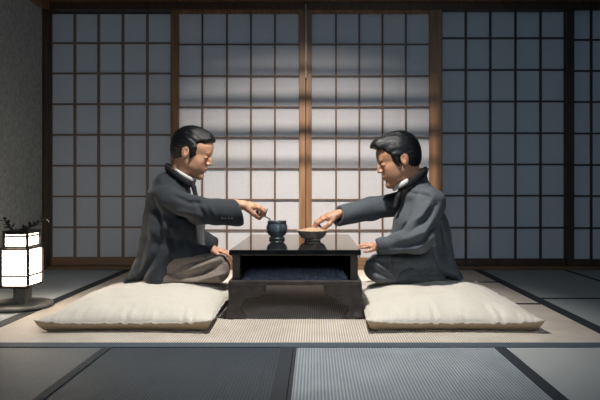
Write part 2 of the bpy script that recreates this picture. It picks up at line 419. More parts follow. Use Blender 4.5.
# ------------------------------------------------------------------ floor cushions
def cushion(x0, x1, y0, y1, H, label, seed, dents, skew=0.0, tip=.04):
    cx, cy = (x0 + x1) / 2, (y0 + y1) / 2; hw, hd = (x1 - x0) / 2, (y1 - y0) / 2
    e = empty('floor_cushion', (cx, cy, .003), label, 'floor cushion', 'large linen floor cushions')
    N = 110; zs = .036
    def pt(u, v, top):
        c = tip * 1.1
        x = cx + hw * u * (1 - c * (1 - v * v)) + skew * v * hd
        y = cy + hd * v * (1 - c * (1 - u * u))
        a = max(0, 1 - abs(u)**2.4); b = max(0, 1 - abs(v)**2.4)
        h = (a * b)**.5
        seam = zs + .014 * (abs(u) * abs(v))**4
        if top:
            z = seam + (H - zs) * h
            n1 = noise.noise(Vector((u * 3 + seed, v * 3, 0))) * .010 * h
            ed = math.exp(-((1 - abs(v)) / .16)**2) * (1 - abs(u)**6)
            p1 = ed * .006 * noise.noise(Vector((u * 17 + seed, abs(v) * 2.0, 3)))
            ed2 = math.exp(-((1 - abs(u)) / .18)**2) * (1 - abs(v)**6)
            p2 = ed2 * .006 * noise.noise(Vector((v * 15 + seed, abs(u) * 2.5, 7)))
            z += n1 + p1 * 2.2 + p2 * 1.8
            z += .0035 * h * noise.noise(Vector((u * 9 + v * 4, v * 9 + seed, 1)))
            for dx, dy, r, dp in dents: z -= dp * math.exp(-((x - dx)**2 + (y - dy)**2) / r**2)
            return (x, y, max(z, .02))
        e_ = min(1, (1 - max(abs(u), abs(v))) / .075); e_ = e_**.6
        z = seam - (seam - .003) * e_ + .004 * e_ * (1 - e_) * noise.noise(Vector((u * 14, v * 14, seed)))
        return (x, y, z)
    us = [math.sin(PI / 2 * (-1 + 2 * i / N)) for i in range(N + 1)]
    def sheet(top):
        v = [pt(us[i], us[j], top) for j in range(N + 1) for i in range(N + 1)]
        f = []
        for j in range(N):
            for i in range(N):
                q = [j * (N + 1) + i, j * (N + 1) + i + 1, (j + 1) * (N + 1) + i + 1, (j + 1) * (N + 1) + i]
                f.append(q if top else q[::-1])
        return v, f
    v, f = sheet(True); mk('cushion_top', v, f, linen, e, True)
    v, f = sheet(False); mk('cushion_underside', v, f, linen_under, e, True)
    per = [(u, -1) for u in us] + [(1, w) for w in us[1:]] + [(u, 1) for u in us[::-1][1:]] + [(-1, w) for w in us[::-1][1:]]
    bm = bmesh.new()
    tube(bm, [Vector(pt(u, w, True)) * 1 for u, w in per], .0035, 6)
    from_bm('seam_piping', bm, linen, e, True)
    return e
cushion(-1.075, -.40, 2.30, 3.20, .122, 'cream linen floor cushion under the man in the dark jacket, near the lantern', 1.3, [(-.72, 2.95, .30, .012)])
cushion(.20, .880, 2.30, 3.27, .122, 'cream linen floor cushion under the man in the grey wool suit', 5.1, [(.42, 2.95, .30, .012)], skew=.0)

# ------------------------------------------------------------------ the low table
TX0, TX1, TY0, TY1, TZ = -.366, .196, 2.55, 3.45, .295
tb = empty('low_table', ((TX0 + TX1) / 2, (TY0 + TY1) / 2, 0), 'low black lacquered table with carved bracket feet between the two men', 'table')
boxes('tabletop', [((TX0, TY0, TZ - .024), (TX1, TY1, TZ))], lacquer, tb, bev=.004)
SH = .165
boxes('shelf', [((TX0 - .002, TY0 - .004, SH - .020), (TX1 + .002, TY1, SH))], lacquer_old, tb, bev=.004)
for x0 in (TX0 + .012, TX1 - .044):
    for y0 in (TY0 + .018, TY1 - .052):
        boxes('post', [((x0, y0, SH - .002), (x0 + .032, y0 + .032, TZ - .022))], lacquer_old, tb, bev=.002)
boxes('back_panel', [((TX0 + .04, TY1 - .04, SH - .002), (TX1 - .04, TY1 - .025, TZ - .022))], lacquer_old, tb)
for x0 in (TX0 + .02, TX1 - .032):
    boxes('side_panel', [((x0, TY0 + .05, SH - .002), (x0 + .012, TY1 - .05, TZ - .022))], lacquer_old, tb)
# carved bracket legs: outline in xz, mirrored, with a return along the side
zt = SH - .018
prof = [(0, 0.001), (.073, .001), (.075, .012), (.068, .020), (.058, .030), (.054, .048), (.058, .068), (.068, .084), (.084, .093), (.100, .094),
        (.112, .088), (.122, .090), (.132, .100), (.150, .108), (.160, .118), (.163, zt + .0), (0, zt), (0.004, .08), (-.004, .03), (-.012, .012)]
def leg(xo, sx, yo, sy):
    bm = bmesh.new()
    def ext(fn, th):
        a = [bm.verts.new(fn(u, w, 0)) for u, w in prof]; b = [bm.verts.new(fn(u, w, th)) for u, w in prof]
        n = len(prof)
        bm.faces.new(a); bm.faces.new(b[::-1])
        for i in range(n): bm.faces.new((a[i], b[i], b[(i + 1) % n], a[(i + 1) % n]))
    ext(lambda u, w, t: (xo + sx * u, yo + sy * t, w), .034)
    ext(lambda u, w, t: (xo + sx * (t + .002), yo + sy * (u * .45 + .001), w), .032)
    bmesh.ops.recalc_face_normals(bm, faces=bm.faces)
    bmesh.ops.triangulate(bm, faces=[f for f in bm.faces if len(f.verts) > 4])
    return from_bm('leg', bm, lacquer_old, tb)
leg(TX0 - .004, 1, TY0 + .002, 1); leg(TX1 + .004, -1, TY0 + .002, 1)
leg(TX0 - .004, 1, TY1 - .002, -1); leg(TX1 + .004, -1, TY1 - .002, -1)

# folded patterned cloth on the shelf
NX, NY = 120, 40; v = []; f = []
for j in range(NY + 1):
    for i in range(NX + 1):
        u, w = i / NX, j / NY
        z = SH + .026 * min(1, 6 * w, 6 * (1 - w))**.5 * min(1, 12 * u, 12 * (1 - u))**.4 + .0022 * math.sin(u * 190 + (j % 2) * 1.5) + .003 * noise.noise(Vector((u * 9, w * 5, 0)))
        v.append((TX0 + .052 + u * (TX1 - TX0 - .104), TY0 + .012 + w * .42, max(z, SH + .002)))
for j in range(NY):
    for i in range(NX): a = j * (NX + 1) + i; f.append((a, a + 1, a + NX + 2, a + NX + 1))
n0 = len(v); v += [(x, y, SH + .0005) for x, y, z in v]
per = [i for i in range(NX + 1)] + [(NX + 1) * j + NX for j in range(1, NY + 1)] + [(NX + 1) * NY + i for i in range(NX - 1, -1, -1)] + [(NX + 1) * j for j in range(NY - 1, 0, -1)]
for a, b in zip(per, per[1:] + per[:1]): f.append((a, a + n0, b + n0, b))
for q in list(f[:NX * NY]): f.append(tuple(i + n0 for i in q[::-1]))
o = mk('folded_cloth', v, f, brocade, None, True, origin=((TX0 + TX1) / 2, TY0 + .22, SH))
tag(o, 'dark blue textured cloth lying folded on the shelf under the tabletop', 'cloth')

# ------------------------------------------------------------------ vessels
vx, vy = P(277, 238, 3.10)[0], 3.10
e = empty('tea_vessel', (vx, vy, TZ), 'round blue-black glazed pot on a small foot, at the left of the table', 'pot')
bm = bmesh.new()
lathe(bm, [(0, .001), (.040, .001), (.043, .004), (.041, .010), (.034, .014), (.036, .018), (.047, .028), (.0535, .042), (.0555, .056), (.054, .070), (.048, .083), (.046, .088), (.0485, .093), (.0485, .096), (.0445, .096), (.043, .088), (.048, .07), (.048, .05), (.03, .024), (0, .022)], (vx, vy, TZ))
from_bm('vessel_body', bm, glaze, e, True)
bm = bmesh.new(); tube(bm, [(vx + .0490 * math.cos(a), vy + .0490 * math.sin(a), TZ + .0875) for a in np.linspace(0, 2 * PI, 41)], .0022, 6); from_bm('rim_cord', bm, metal_m, e, True)
for a in (-.5, 2.6):
    bm = bmesh.new(); c = Vector((vx + .051 * math.cos(a), vy + .051 * math.sin(a), TZ + .094)); bmesh.ops.create_icosphere(bm, subdivisions=2, radius=.0055, matrix=Matrix.Translation(c)); from_bm('lug', bm, glaze, e, True)

bx, by = P(312.5, 238, 3.02)[0], 3.02
e = empty('serving_bowl', (bx, by, TZ), 'wide grey stoneware bowl with a tan rim, at the right of the pot', 'bowl')
bm = bmesh.new()
prof2 = [(0, .001), (.040, .001), (.042, .006), (.040, .009)]
for i in range(13):
    t = i / 12; prof2.append((.040 + .036 * t**.5 + (.0011 if i % 2 else 0), .010 + .040 * t))
prof2 += [(.0770, .0515), (.073, .0512), (.066, .040), (.045, .022), (0, .018)]
lathe(bm, prof2, (bx, by, TZ), 56); from_bm('bowl_body', bm, stone_w, e, True)
bm = bmesh.new(); tube(bm, [(bx + .0768 * math.cos(a), by + .0768 * math.sin(a), TZ + .0515) for a in np.linspace(0, 2 * PI, 49)], .0032, 8); from_bm('rim', bm, clay_rim, e, True)
# contents
N = 40; v = [(bx, by, TZ + .071)]; f = []
for r in range(1, 15):
    for k_ in range(N):
        t = r / 14; a = 2 * PI * k_ / N
        v.append((bx + .071 * t * math.cos(a), by + .071 * t * math.sin(a), TZ + .0485 + .016 * (1 - t * t) + .004 * noise.noise(Vector((t * 8 * math.cos(a), t * 8 * math.sin(a), 1)))))
for k_ in range(N): f.append((0, 1 + k_, 1 + (k_ + 1) % N))
for r in range(13):
    for k_ in range(N): a = 1 + r * N + k_; b = 1 + r * N + (k_ + 1) % N; f.append((a, a + N, b + N, b))
f.append(tuple(range(1 + 13 * N, 1 + 14 * N)))
o = mk('dry_tea', v, f, tea_m, None, True, origin=(bx, by, TZ + .05)); tag(o, 'tan loose contents heaped in the stoneware bowl', 'food', kind='stuff')

# ------------------------------------------------------------------ the lantern
lx, ly = P(14.5, 306, 2.75)[0], 2.82
L = empty('floor_lantern', (lx, ly, 0), 'glowing white four-sided two-tier paper lantern with a dark frame on a round base', 'lantern')
bcx = lx - .02
bm = bmesh.new(); lathe(bm, [(0, .003), (.150, .003), (.156, .008), (.156, .015), (.148, .021), (0, .021)], (bcx, ly, 0), 56); from_bm('base', bm, lamp_base, L, True)
boxes('pedestal', [((lx - .026, ly - .034, .019), (lx + .034, ly + .030, .108))], lamp_base, L, bev=.004)
HEX = [(-.062, -.070), (.062, -.070), (.062, .070), (-.062, .070)]
def hexp(r, z, q): x, y = HEX[q % 4]; return Vector((lx + r * x, ly + r * y, z))
z0, z1, z2 = .106, .279, .352; r1, r2 = 1.0, .86
lf = []
for rr, za, zb_, mids in ((r1, z0, z1, (.155,)), (r2, z1 + .008, z2, (.336,))):
    fb = bmesh.new()
    for q in range(4):
        tube(fb, [hexp(rr, za, q), hexp(rr, zb_, q)], .0088, 4)
        for z in (za, zb_) + mids: tube(fb, [hexp(rr, z, q), hexp(rr, z, q + 1)], .0076 if z not in mids else .0062, 4)
    lf.append(from_bm('frame', fb, lamp_frame, L))
for z, rr in ((z1, 1.05), (z0 - .004, 1.05), (z2 + .004, .95)):
    bm = bmesh.new()
    a = [bm.verts.new(hexp(rr, z, q)) for q in range(4)]; b = [bm.verts.new(hexp(rr, z + .006, q)) for q in range(4)]
    bm.faces.new(a[::-1]); bm.faces.new(b)
    for q in range(4): bm.faces.new((a[q], a[(q + 1) % 4], b[(q + 1) % 4], b[q]))
    from_bm('tier_board', bm, lamp_frame, L)
for fi, (rr, za, zb_) in enumerate(((r1 * .97, z0 + .004, z1 - .002), (r2 * .97, z1 + .010, z2 - .002))):
    for q in range(4):
        bm = bmesh.new(); a, b = hexp(rr, 0, q), hexp(rr, 0, q + 1); n = ((a + b) / 2 - Vector((lx, ly, 0))).normalized() * .0012
        vs = [bm.verts.new((p.x + s_ * n.x, p.y + s_ * n.y, z)) for s_ in (-1, 1) for p, z in ((a, za), (b, za), (b, zb_), (a, zb_))]
        for q4 in ((0, 1, 2, 3), (7, 6, 5, 4), (0, 4, 5, 1), (1, 5, 6, 2), (2, 6, 7, 3), (3, 7, 4, 0)): bm.faces.new([vs[i] for i in q4])
        from_bm('paper_pane', bm, lamp_paper, lf[fi])
def twig(pts, label, seed):
    rnd = random.Random(seed)
    pts = [Vector(p) for p in pts]
    e = empty('twig', pts[0], label, 'twig', 'dark leafy twigs laid on the lantern top')
    bm = bmesh.new(); tube(bm, pts, [.0060 - .004 * i / (len(pts) - 1) for i in range(len(pts))], 6)
    from_bm('stem', bm, leaf_m, e, True)
    bm = bmesh.new()
    for i in range(1, len(pts)):
        for _ in range(6):
            p = pts[i - 1].lerp(pts[i], rnd.random()); d = Vector((rnd.uniform(-1, 1), rnd.uniform(-1, 1), rnd.uniform(-.1, 1))).normalized()
            s = d.cross(Vector((0, 0, 1))).normalized() * .008; ln = rnd.uniform(.018, .032); up = d.cross(s).normalized() * .0015
            a, b, c_, d_ = p, p + d * ln * .5 + s, p + d * ln, p + d * ln * .5 - s
            vs = [bm.verts.new(q + up) for q in (a, b, c_, d_)]; ws = [bm.verts.new(q - up) for q in (a, b, c_, d_)]
            bm.faces.new(vs); bm.faces.new(ws[::-1])
            for i4 in range(4): bm.faces.new((vs[i4], ws[i4], ws[(i4 + 1) % 4], vs[(i4 + 1) % 4]))
    from_bm('leaves', bm, leaf_m, e)
zt_ = z2 + .014
twig([(lx + .020, ly - .04, zt_), (lx + .045, ly - .03, zt_ + .008), (lx + .070, ly - .02, zt_ + .020), (lx + .090, ly - .01, zt_ + .034), (lx + .115, ly, zt_ + .048)], 'dark leafy twig reaching up and right from the lantern top', 3)
twig([(lx - .020, ly - .05, zt_), (lx - .030, ly - .05, zt_ + .012), (lx - .045, ly - .05, zt_ + .025), (lx - .060, ly - .05, zt_ + .055)], 'dark leafy twig at the left end of the lantern top', 5)

# ------------------------------------------------------------------ people
def head_field(neck_to, var=0):
    F = Field((-.20, -.13, -.24), (.15, .13, .14), .0030)
    F.ell((-.012, 0, .028), (.096, .075, .085), .01)
    F.ell((.042, 0, .030), (.044, .056, .052), .03)
    F.ell((.034, 0, -.035), (.053, .056, .066), .025)
    for s in (1, -1):
        F.cap((-.008, s * .050, -.055), (.055, s * .018, -.102), .016, .014, .028)
        F.ell((.048, s * .036, -.030), (.026, .022, .020), .02)
    F.ell((.070, 0, -.108), (.021, .024, .019), .018)
    F.ell((.018, 0, -.080), (.050, .042, .030), .02)
    F.cap((.078, -.030, .012), (.078, .030, .012), .0075, .0075, .016)
    F.ell((.069, 0, -.070), (.021, .028, .028), .018)
    for s in (1, -1):
        F.ell((.098, s * .031, -.006), (.018, .016, .011), .012, sub=True)
        F.ell((.073, s * .031, -.008), (.0155, .016, .012), .004)
        F.fold([(.089, s * .018, -.012), (.088, s * .032, -.014), (.080, s * .044, -.011)], .002, .003, 1)
    for s in (1, -1): F.ell((.044, s * .032, -.060), (.031, .026, .036), .02)
    F.chain([(.083, 0, .004), (.093, 0, -.015), (.1015, 0, -.032)], [.007, .0078, .0090], .012)
    for s in (1, -1): F.ell((.091, s * .011, -.036), (.010, .007, .007), .006)
    F.ell((.0855, 0, -.0635), (.0085, .020, .0058), .006)
    F.ell((.0840, 0, -.0755), (.0085, .018, .0062), .006)
    F.fold([(.095, -.018, -.0697), (.095, .018, -.0697)], .0030, .003, 1)
    F.ell((.088, 0, -.088), (.010, .02, .007), .008, sub=True)
    for s in (1, -1):
        F.ell((-.016, s * .077, -.012), (.019, .0085, .033), .006, rot=.18)
        F.ell((-.010, s * .088, -.008), (.010, .008, .017), .003, sub=True)
        F.fold([(-.024, s * .085, .010), (-.028, s * .085, -.012), (-.020, s * .085, -.032)], .002, .004, 1)
    F.chain([(-.030, 0, -.045), tuple(neck_to)], [.054, .060], .03)
    return F
def make_head(M, neck_world, skin_scale=1.0):
    Mi = M.inverted(); n = Mi @ Vector(neck_world)
    d = Vector((n.x, n.y, n.z)); s = Vector((-.03, 0, -.045)); v = d - s
    if v.length > .13: v = v.normalized() * .13
    F = head_field(s + v); V, Q = F.mesh(); return xf(V, M), Q
def make_hair(M, style):
    F = Field((-.15, -.12, -.14), (.16, .12, .17), .0028)
    F.ell((-.014, 0, .034), (.108, .085, .094), .01)
    F.ell((-.052, 0, -.014), (.060, .068, .062), .03)
    if style == 'slick':
        F.ell((.042, 0, .070), (.046, .060, .040), .03)
        F.ell((.105, 0, -.005), (.065, .25, .086), .012, sub=True, rot=.15)
        for s in (1, -1): F.ell((.062, s * .078, .025), (.040, .030, .045), .008, sub=True)
    else:
        F.ell((.052, 0, .078), (.055, .062, .040), .03)
        F.ell((.074, 0, .090), (.022, .040, .012), .02)
        F.ell((.112, 0, -.010), (.070, .25, .092), .010, sub=True, rot=.12)
        for s in (1, -1): F.ell((.070, s * .080, .005), (.036, .030, .045), .008, sub=True)
    F.ell((.045, 0, -.105), (.085, .25, .078), .008, sub=True)
    F.ell((-.030, 0, -.125), (.13, .25, .060), .008, sub=True)
    for s in (1, -1):
        F.cap((.020, s * .070, .020), (.018, s * .071, -.028), .0125, .006, .012)
        F.ell((-.014, s * .085, -.022), (.024, .03, .034), .006, sub=True)
    def rip(X, Y, Z):
        ph = np.arctan2(Y, Z + .03)
        w = np.sin(ph * 34 + 3 * np.sin(X * 26) + 40 * Z) * .0007 + np.sin(ph * 19 + 4 * np.sin(X * 31 + 1)) * .0006
        return w + 0 * X
    F.ripple(rip)
    V, Q = F.mesh(); return xf(V, M), Q
def hand(pose, M, mirror=1, h=.0019):
    F = Field((-.06, -.075, -.10), (.20, .075, .06), h)
    y = mirror
    F.chain([(-.045, 0, 0), (.0, 0, 0)], [.024, .024], .01, sc=(1, 1.15, .95) if 0 else (1, 1.1, 1))
    F.chain([(.0, 0, 0), (.045, 0, 0), (.078, 0, .002)], [.0215, .021, .0150], .012, sc=(1, 1.55, 1))
    if pose == 'pinch':
        jo = [[(.080, -.029, 0), (.108, -.025, -.012), (.118, -.016, -.036), (.110, -.010, -.055)],
              [(.085, -.010, .004), (.118, -.009, -.006), (.126, -.004, -.034), (.114, -.003, -.055)],
              [(.083, .010, .003), (.112, .009, -.010), (.114, .009, -.038), (.096, .010, -.050)],
              [(.076, .028, -.002), (.099, .026, -.015), (.098, .024, -.038), (.082, .023, -.047)]]
        th = [(.020, -.022, -.010), (.055, -.036, -.030), (.082, -.026, -.046), (.104, -.013, -.058)]
    elif pose == 'pick':
        jo = [[(.080, -.029, 0), (.116, -.024, -.008), (.134, -.018, -.030), (.136, -.012, -.052)],
              [(.085, -.010, .004), (.124, -.009, -.004), (.142, -.006, -.028), (.142, -.005, -.052)],
              [(.083, .010, .003), (.118, .010, -.010), (.130, .009, -.036), (.122, .009, -.056)],
              [(.076, .028, -.002), (.103, .028, -.016), (.110, .026, -.038), (.100, .024, -.052)]]
        th = [(.020, -.022, -.010), (.056, -.040, -.030), (.086, -.032, -.046), (.116, -.018, -.058)]
    else:
        jo = [[(.080, -.029, 0), (.116, -.031, -.006), (.138, -.030, -.018), (.152, -.028, -.034)],
              [(.085, -.010, .003), (.126, -.010, -.003), (.150, -.010, -.016), (.165, -.009, -.033)],
              [(.083, .010, .002), (.120, .011, -.006), (.143, .011, -.020), (.155, .011, -.036)],
              [(.076, .028, -.002), (.104, .031, -.010), (.121, .031, -.022), (.131, .030, -.034)]]
        th = [(.020, -.022, -.008), (.052, -.048, -.014), (.078, -.054, -.020), (.100, -.050, -.027)]
    for j in jo:
        F.chain([(a, b * y, c) for a, b, c in j], [.0105, .0092, .0082, .0068], .0035)
        F.ell((j[0][0], j[0][1] * y, j[0][2] + .007), (.010, .008, .006), .006)
    F.chain([(a, b * y, c) for a, b, c in th], [.0175, .0125, .0105, .0080], .006)
    for j in jo + [th]:      # nails
        a, b = Vector(j[-2]), Vector(j[-1]); d = (b - a).normalized()
    V, Q = F.mesh(); return xf(V, M), Q
def frame(o, x, up=(0, 0, 1), s=1.0):
    x = Vector(x).normalized(); up = Vector(up); yv = up.cross(x).normalized(); z = x.cross(yv)
    M = Matrix.Identity(4)
    for i in range(3): M[i][0] = x[i] * s; M[i][1] = yv[i] * s; M[i][2] = z[i] * s; M[i][3] = o[i]
    return M
def small(name, M, c, r, m, parent, sub=2):
    bm = bmesh.new(); bmesh.ops.create_icosphere(bm, subdivisions=sub, radius=1)
    for v in bm.verts: v.co = M @ Vector((c[0] + v.co.x * r[0], c[1] + v.co.y * r[1], c[2] + v.co.z * r[2]))
    return from_bm(name, bm, m, parent, True)
def brow(M, s, parent):
    bm = bmesh.new(); tube(bm, [M @ Vector(p) for p in ((.0885, s * .014, .013), (.0875, s * .028, .018), (.078, s * .046, .014))], [.0022, .003, .0012], 6)
    from_bm('eyebrow', bm, hair_m, parent, True)

# ---- the man at the left, facing right
ML = frame(P(193.5, 151.5, 3.02), (math.cos(.33), -.08, -math.sin(.33)), (0, 0, 1), 1.0)
neckL = P(178, 182, 3.03)
root = empty('person', (P(170, 270, 3.0)[0], 3.0, .10), 'man in a dark charcoal jacket kneeling at left, arm reaching to the pot', 'person')
hL = make_head(ML, neckL)
B = Field((-1.0, 2.70, .08), (-.35, 3.40, .75), .008)
B.cap(P(165, 262, 3.03), P(172, 215, 3.03), .09, .09, .03, sc=(1, 1.3, 1))
B.cap(P(172, 215, 3.03), P(174, 195, 3.03), .09, .06, .03, sc=(1, 1.5, 1)); B.cap(P(174, 195, 3.03), neckL, .05, .05, .03)
SHn, ELn, WRn = P(168, 199, 2.90), P(204, 212, 2.85), P(243, 205, 2.93)
B.chain([SHn, ELn, WRn], [.045, .034, .024], .02)
SHf, ELf, WRf = P(180, 202, 3.17), P(196, 240, 3.22), P(213, 249.5, 3.12)
B.chain([SHf, ELf, WRf], [.045, .034, .024], .02)
for d in (2.93, 3.15): B.chain([P(160, 266, d), P(218, 269, d), P(150, 276, d)], [.06, .05, .03], .02)
HM = frame(WRn, (P(268, 205, 2.99)[0] - WRn[0], .06, -.020), (0, -.30, 1), .93); h1 = hand('pinch', HM, 1)
h2 = hand('rest', frame(WRf, (1, -.15, -.16), (.1, -.2, 1), .72), 1)
V, Q = merge([hL, B.mesh(), h1, h2]); mk('body', V, Q, skin, root, True)
V, Q = make_hair(ML, 'slick'); mk('hair', V, Q, hair_m, root, True)
for s in (1, -1):
    small('eye', ML, (.0835, s * .031, -.0105), (.0065, .0115, .0032), black_m, root); brow(ML, s, root)
    
J = Field((-1.08, 2.68, .085), (-.34, 3.42, .75), .0055)
J.cap(P(174, 256, 3.03), P(175, 225, 3.03), .125, .128, .02, sc=(1.12, 1.40, 1))
J.cap(P(175, 225, 3.03), P(173, 196, 3.03), .120, .078, .03, sc=(1.1, 1.75, 1))
J.cap(P(173, 190, 3.03), P(178, 180, 3.03), .070, .058, .03, sc=(1, 1.2, 1))
J.ell(P(166, 193, 3.03), (.072, .165, .058), .03)
J.ell(P(166, 182, 3.03), (.050, .12, .048), .03)
J.cap(P(163, 200, 3.02), P(159, 238, 3.02), .078, .080, .03, sc=(1, 1.7, 1))
J.cap(P(155, 245, 3.02), P(141, 272, 3.0), .060, .042, .04, sc=(1, 2.6, 1))
J.cap(P(139, 272, 2.96), P(129, 279.5, 2.95), .030, .016, .02, sc=(1, 5, 1))
J.cap(P(152, 266, 2.90), P(158, 279, 2.87), .050, .024, .03, sc=(1.5, 1, 1))
J.cap(P(190, 246, 3.03), P(196, 258, 3.03), .060, .050, .03, sc=(1, 1.7, 1))
J.cap(P(170, 250, 2.90), P(202, 253.5, 2.92), .066, .040, .02, sc=(1.1, 1.1, 1)); J.cap(P(160, 256, 2.88), P(154, 277, 2.85), .062, .045, .02, sc=(1.1, 1, 1))
J.chain([P(167, 200, 2.90), P(200, 211, 2.83), P(238, 213.0, 2.90)], [.066, .062, .064], .022)
cn = Vector(P(246, 209, 2.915)) - Vector(P(238, 212, 2.90)); J.cut(P(239, 212, 2.90), cn, .11, .003)
J.cap(P(244, 211, 2.91), P(234, 212, 2.895), .050, .046, .004, sub=True)
J.chain([P(180, 203, 3.17), P(196, 236, 3.22), P(217, 246.5, 3.12)], [.062, .050, .040], .02)
J.cut(P(214.5, 247, 3.13), (1, -.2, -.3), .07, .003)
# creases of the sleeve, shoulder and back
yn = 2.80
for pts, A, w in [
    ([P(160, 205, 2.83), P(176, 216, 2.78), P(196, 221, 2.76)], .008, .012), ([P(172, 196, 2.83), P(190, 203, 2.78), P(206, 203, 2.77)], .007, .011),
    ([P(168, 212, 2.82), P(185, 212, 2.77), P(203, 216, 2.76)], -.006, .012), ([P(196, 200, 2.78), P(204, 213, 2.76), P(206, 224, 2.78)], .006, .010),
    ([P(208, 201, 2.79), P(215, 214, 2.79), P(214, 224, 2.80)], -.004, .010), ([P(150, 196, 2.88), P(158, 222, 2.84), P(160, 245, 2.84)], .007, .014),
    ([P(166, 220, 2.86), P(168, 240, 2.85), P(172, 258, 2.86)], .010, .015), ([P(148, 215, 2.9), P(149, 240, 2.88), P(143, 262, 2.86)], -.006, .016),
    ([P(182, 224, 2.87), P(184, 242, 2.86), P(190, 258, 2.87)], -.006, .014), ([P(158, 246, 2.83), P(150, 264, 2.82), P(140, 279, 2.82)], .012, .016),
    ([P(150, 252, 2.84), P(142, 268, 2.82), P(133, 279, 2.82)], -.007, .014), ([P(166, 258, 2.82), P(160, 270, 2.80), P(158, 282, 2.80)], .005, .010)]:
    J.drape(pts, A, w)
J.ripple(lambda X, Y, Z: .0022 * np.sin(X * 55 + 4 * np.sin(Z * 17) + 2 * np.sin(Y * 13)) * np.sin(Z * 21 + Y * 9))
V, Q = J.mesh(); jk = mk('jacket', V, Q, navy_wool, root, True)
T = Field((-1.0, 2.66, .085), (-.37, 3.40, .32), .005)
for d in (2.92, 3.14):
    T.cap(P(160, 264, d), P(217, 264.5, d - .02), .066, .052, .012, sc=(1, 1.15, 1))
    T.cap(P(219, 274.5, d - .04), P(150, 279, d - .03), .040, .030, .012, sc=(1, 1.5, 1))
    T.ell(P(219.5, 268, d - .01), (.056, .072, .062), .012)
T.cap(P(165, 262, 3.02), P(170, 270, 3.02), .08, .08, .03, sc=(1, 1.6, 1))
for pts, A, w in [([P(172, 274, 2.84), P(188, 271, 2.82), P(212, 262, 2.82), P(226, 257, 2.85)], -.008, .010), ([P(182, 279, 2.80), P(202, 275, 2.79), P(225, 263, 2.80)], .010, .008),
    ([P(168, 282, 2.80), P(196, 282, 2.79), P(224, 274, 2.79)], -.006, .008), ([P(218, 256, 2.84), P(226, 264, 2.82), P(228, 280, 2.82)], .006, .008), ([P(180, 266, 2.84), P(200, 262, 2.82), P(215, 257, 2.84)], .009, .008)]: T.drape(pts, A, w)
V, Q = T.mesh(); mk('trousers', V, Q, trouser_m, root, True)
def collar(name, pts, w, th, m, parent, k=.006):
    pts = [Vector(p) for p in pts]
    lo = [min(p[i] for p in pts) - .06 for i in range(3)]; hi = [max(p[i] for p in pts) + .06 for i in range(3)]
    F = Field(lo, hi, .003); F.chain(pts, [w] * len(pts), k, sc=(1, 1, 1) if not th else th); V, Q = F.mesh(); return mk(name, V, Q, m, parent, True)
def ring(c, r, tilt, a0, a1, ry=None, n=44):
    ry = ry or r; out = []
    for i in range(n):
        a = a0 + (a1 - a0) * i / (n - 1); out.append((c[0] + r * math.cos(a), c[1] + ry * math.sin(a), c[2] + tilt * r * math.cos(a)))
    return out
c = P(183, 173.5, 3.02)
collar('shirt_collar', ring(c, .060, -.60, -2.0, 2.0, .062), .0045, (1, 1, 1.7), shirt_m, root)
c = P(180.5, 176, 3.025)
collar('jacket_collar', ring(c, .068, -.66, .45, 2 * PI - .45, .072), .0075, (1, 1, 2.4), velvet, root)
collar('necktie', [P(191.5, 180, 3.0), P(194, 188, 2.99), P(196, 197, 2.985)], .011, (1, 1.6, 1), velvet, root)
for i in range(4):
    c = P(222 + 3.2 * i, 219.0, 2.803); bm = bmesh.new(); bmesh.ops.create_icosphere(bm, subdivisions=2, radius=.006, matrix=Matrix.Translation(c) @ Matrix.Diagonal((1, .5, 1, 1))); from_bm('cuff_button', bm, black_m, jk, True)

# the thin whisk he holds
bm = bmesh.new(); wp = [tuple(HM @ Vector((.134, -.016, .004))), tuple(HM @ Vector((.129, -.016, -.040))), P(269.8, 219, 3.06), P(272.5, 229, 3.092)]
tube(bm, wp, [.0034, .0034, .0032, .0036], 8)
o = from_bm('tea_scoop', bm, metal_m, smooth=True, origin=wp[-1]); tag(o, 'thin dark stirring stick pinched by the left man, dipping in the pot', 'stick')

# ---- the man at the right, facing left
MR = frame(P(397, 158.5, 3.0), (-math.cos(.31), -.08, -math.sin(.31)), (0, 0, 1), 1.06)
neckR = P(414, 188, 3.02)
root = empty('person', (P(420, 270, 3.0)[0], 3.0, .10), 'man in a grey wool suit kneeling at right, fingers reaching into the bowl', 'person')
hR = make_head(MR, neckR)
B = Field((.15, 2.70, .08), (.85, 3.40, .75), .008)
B.cap(P(425, 262, 3.03), P(418, 215, 3.03), .09, .09, .03, sc=(1, 1.3, 1))
B.cap(P(418, 215, 3.03), P(415, 198, 3.03), .09, .06, .03, sc=(1, 1.5, 1)); B.cap(P(415, 198, 3.03), neckR, .05, .05, .03)
SHf, ELf, WRf = P(402, 205, 3.19), P(368, 212, 3.18), P(336, 214.5, 3.075)
B.chain([SHf, ELf, WRf], [.045, .034, .024], .02)
SHn, ELn, WRn = P(428, 204, 2.86), P(414, 243, 2.78), P(377.5, 246.5, 2.835)
B.chain([SHn, ELn, WRn], [.045, .034, .024], .02)
for d in (2.93, 3.15): B.chain([P(430, 266, d), P(376, 269, d), P(438, 276, d)], [.06, .05, .03], .02)
HM2 = frame(WRf, (-1, -.12, -.30), (0, -.25, 1), .90); h1 = hand('pick', HM2, -1)
h2 = hand('rest', frame(WRn, (-1, .05, .10), (0, -.5, 1), .62), -1)
V, Q = merge([hR, B.mesh(), h1, h2]); mk('body', V, Q, skin2, root, True)
V, Q = make_hair(MR, 'full'); mk('hair', V, Q, hair_m, root, True)
for s in (1, -1):
    small('eye', MR, (.0835, s * .031, -.0105), (.0065, .0115, .0032), black_m, root); brow(MR, s, root)

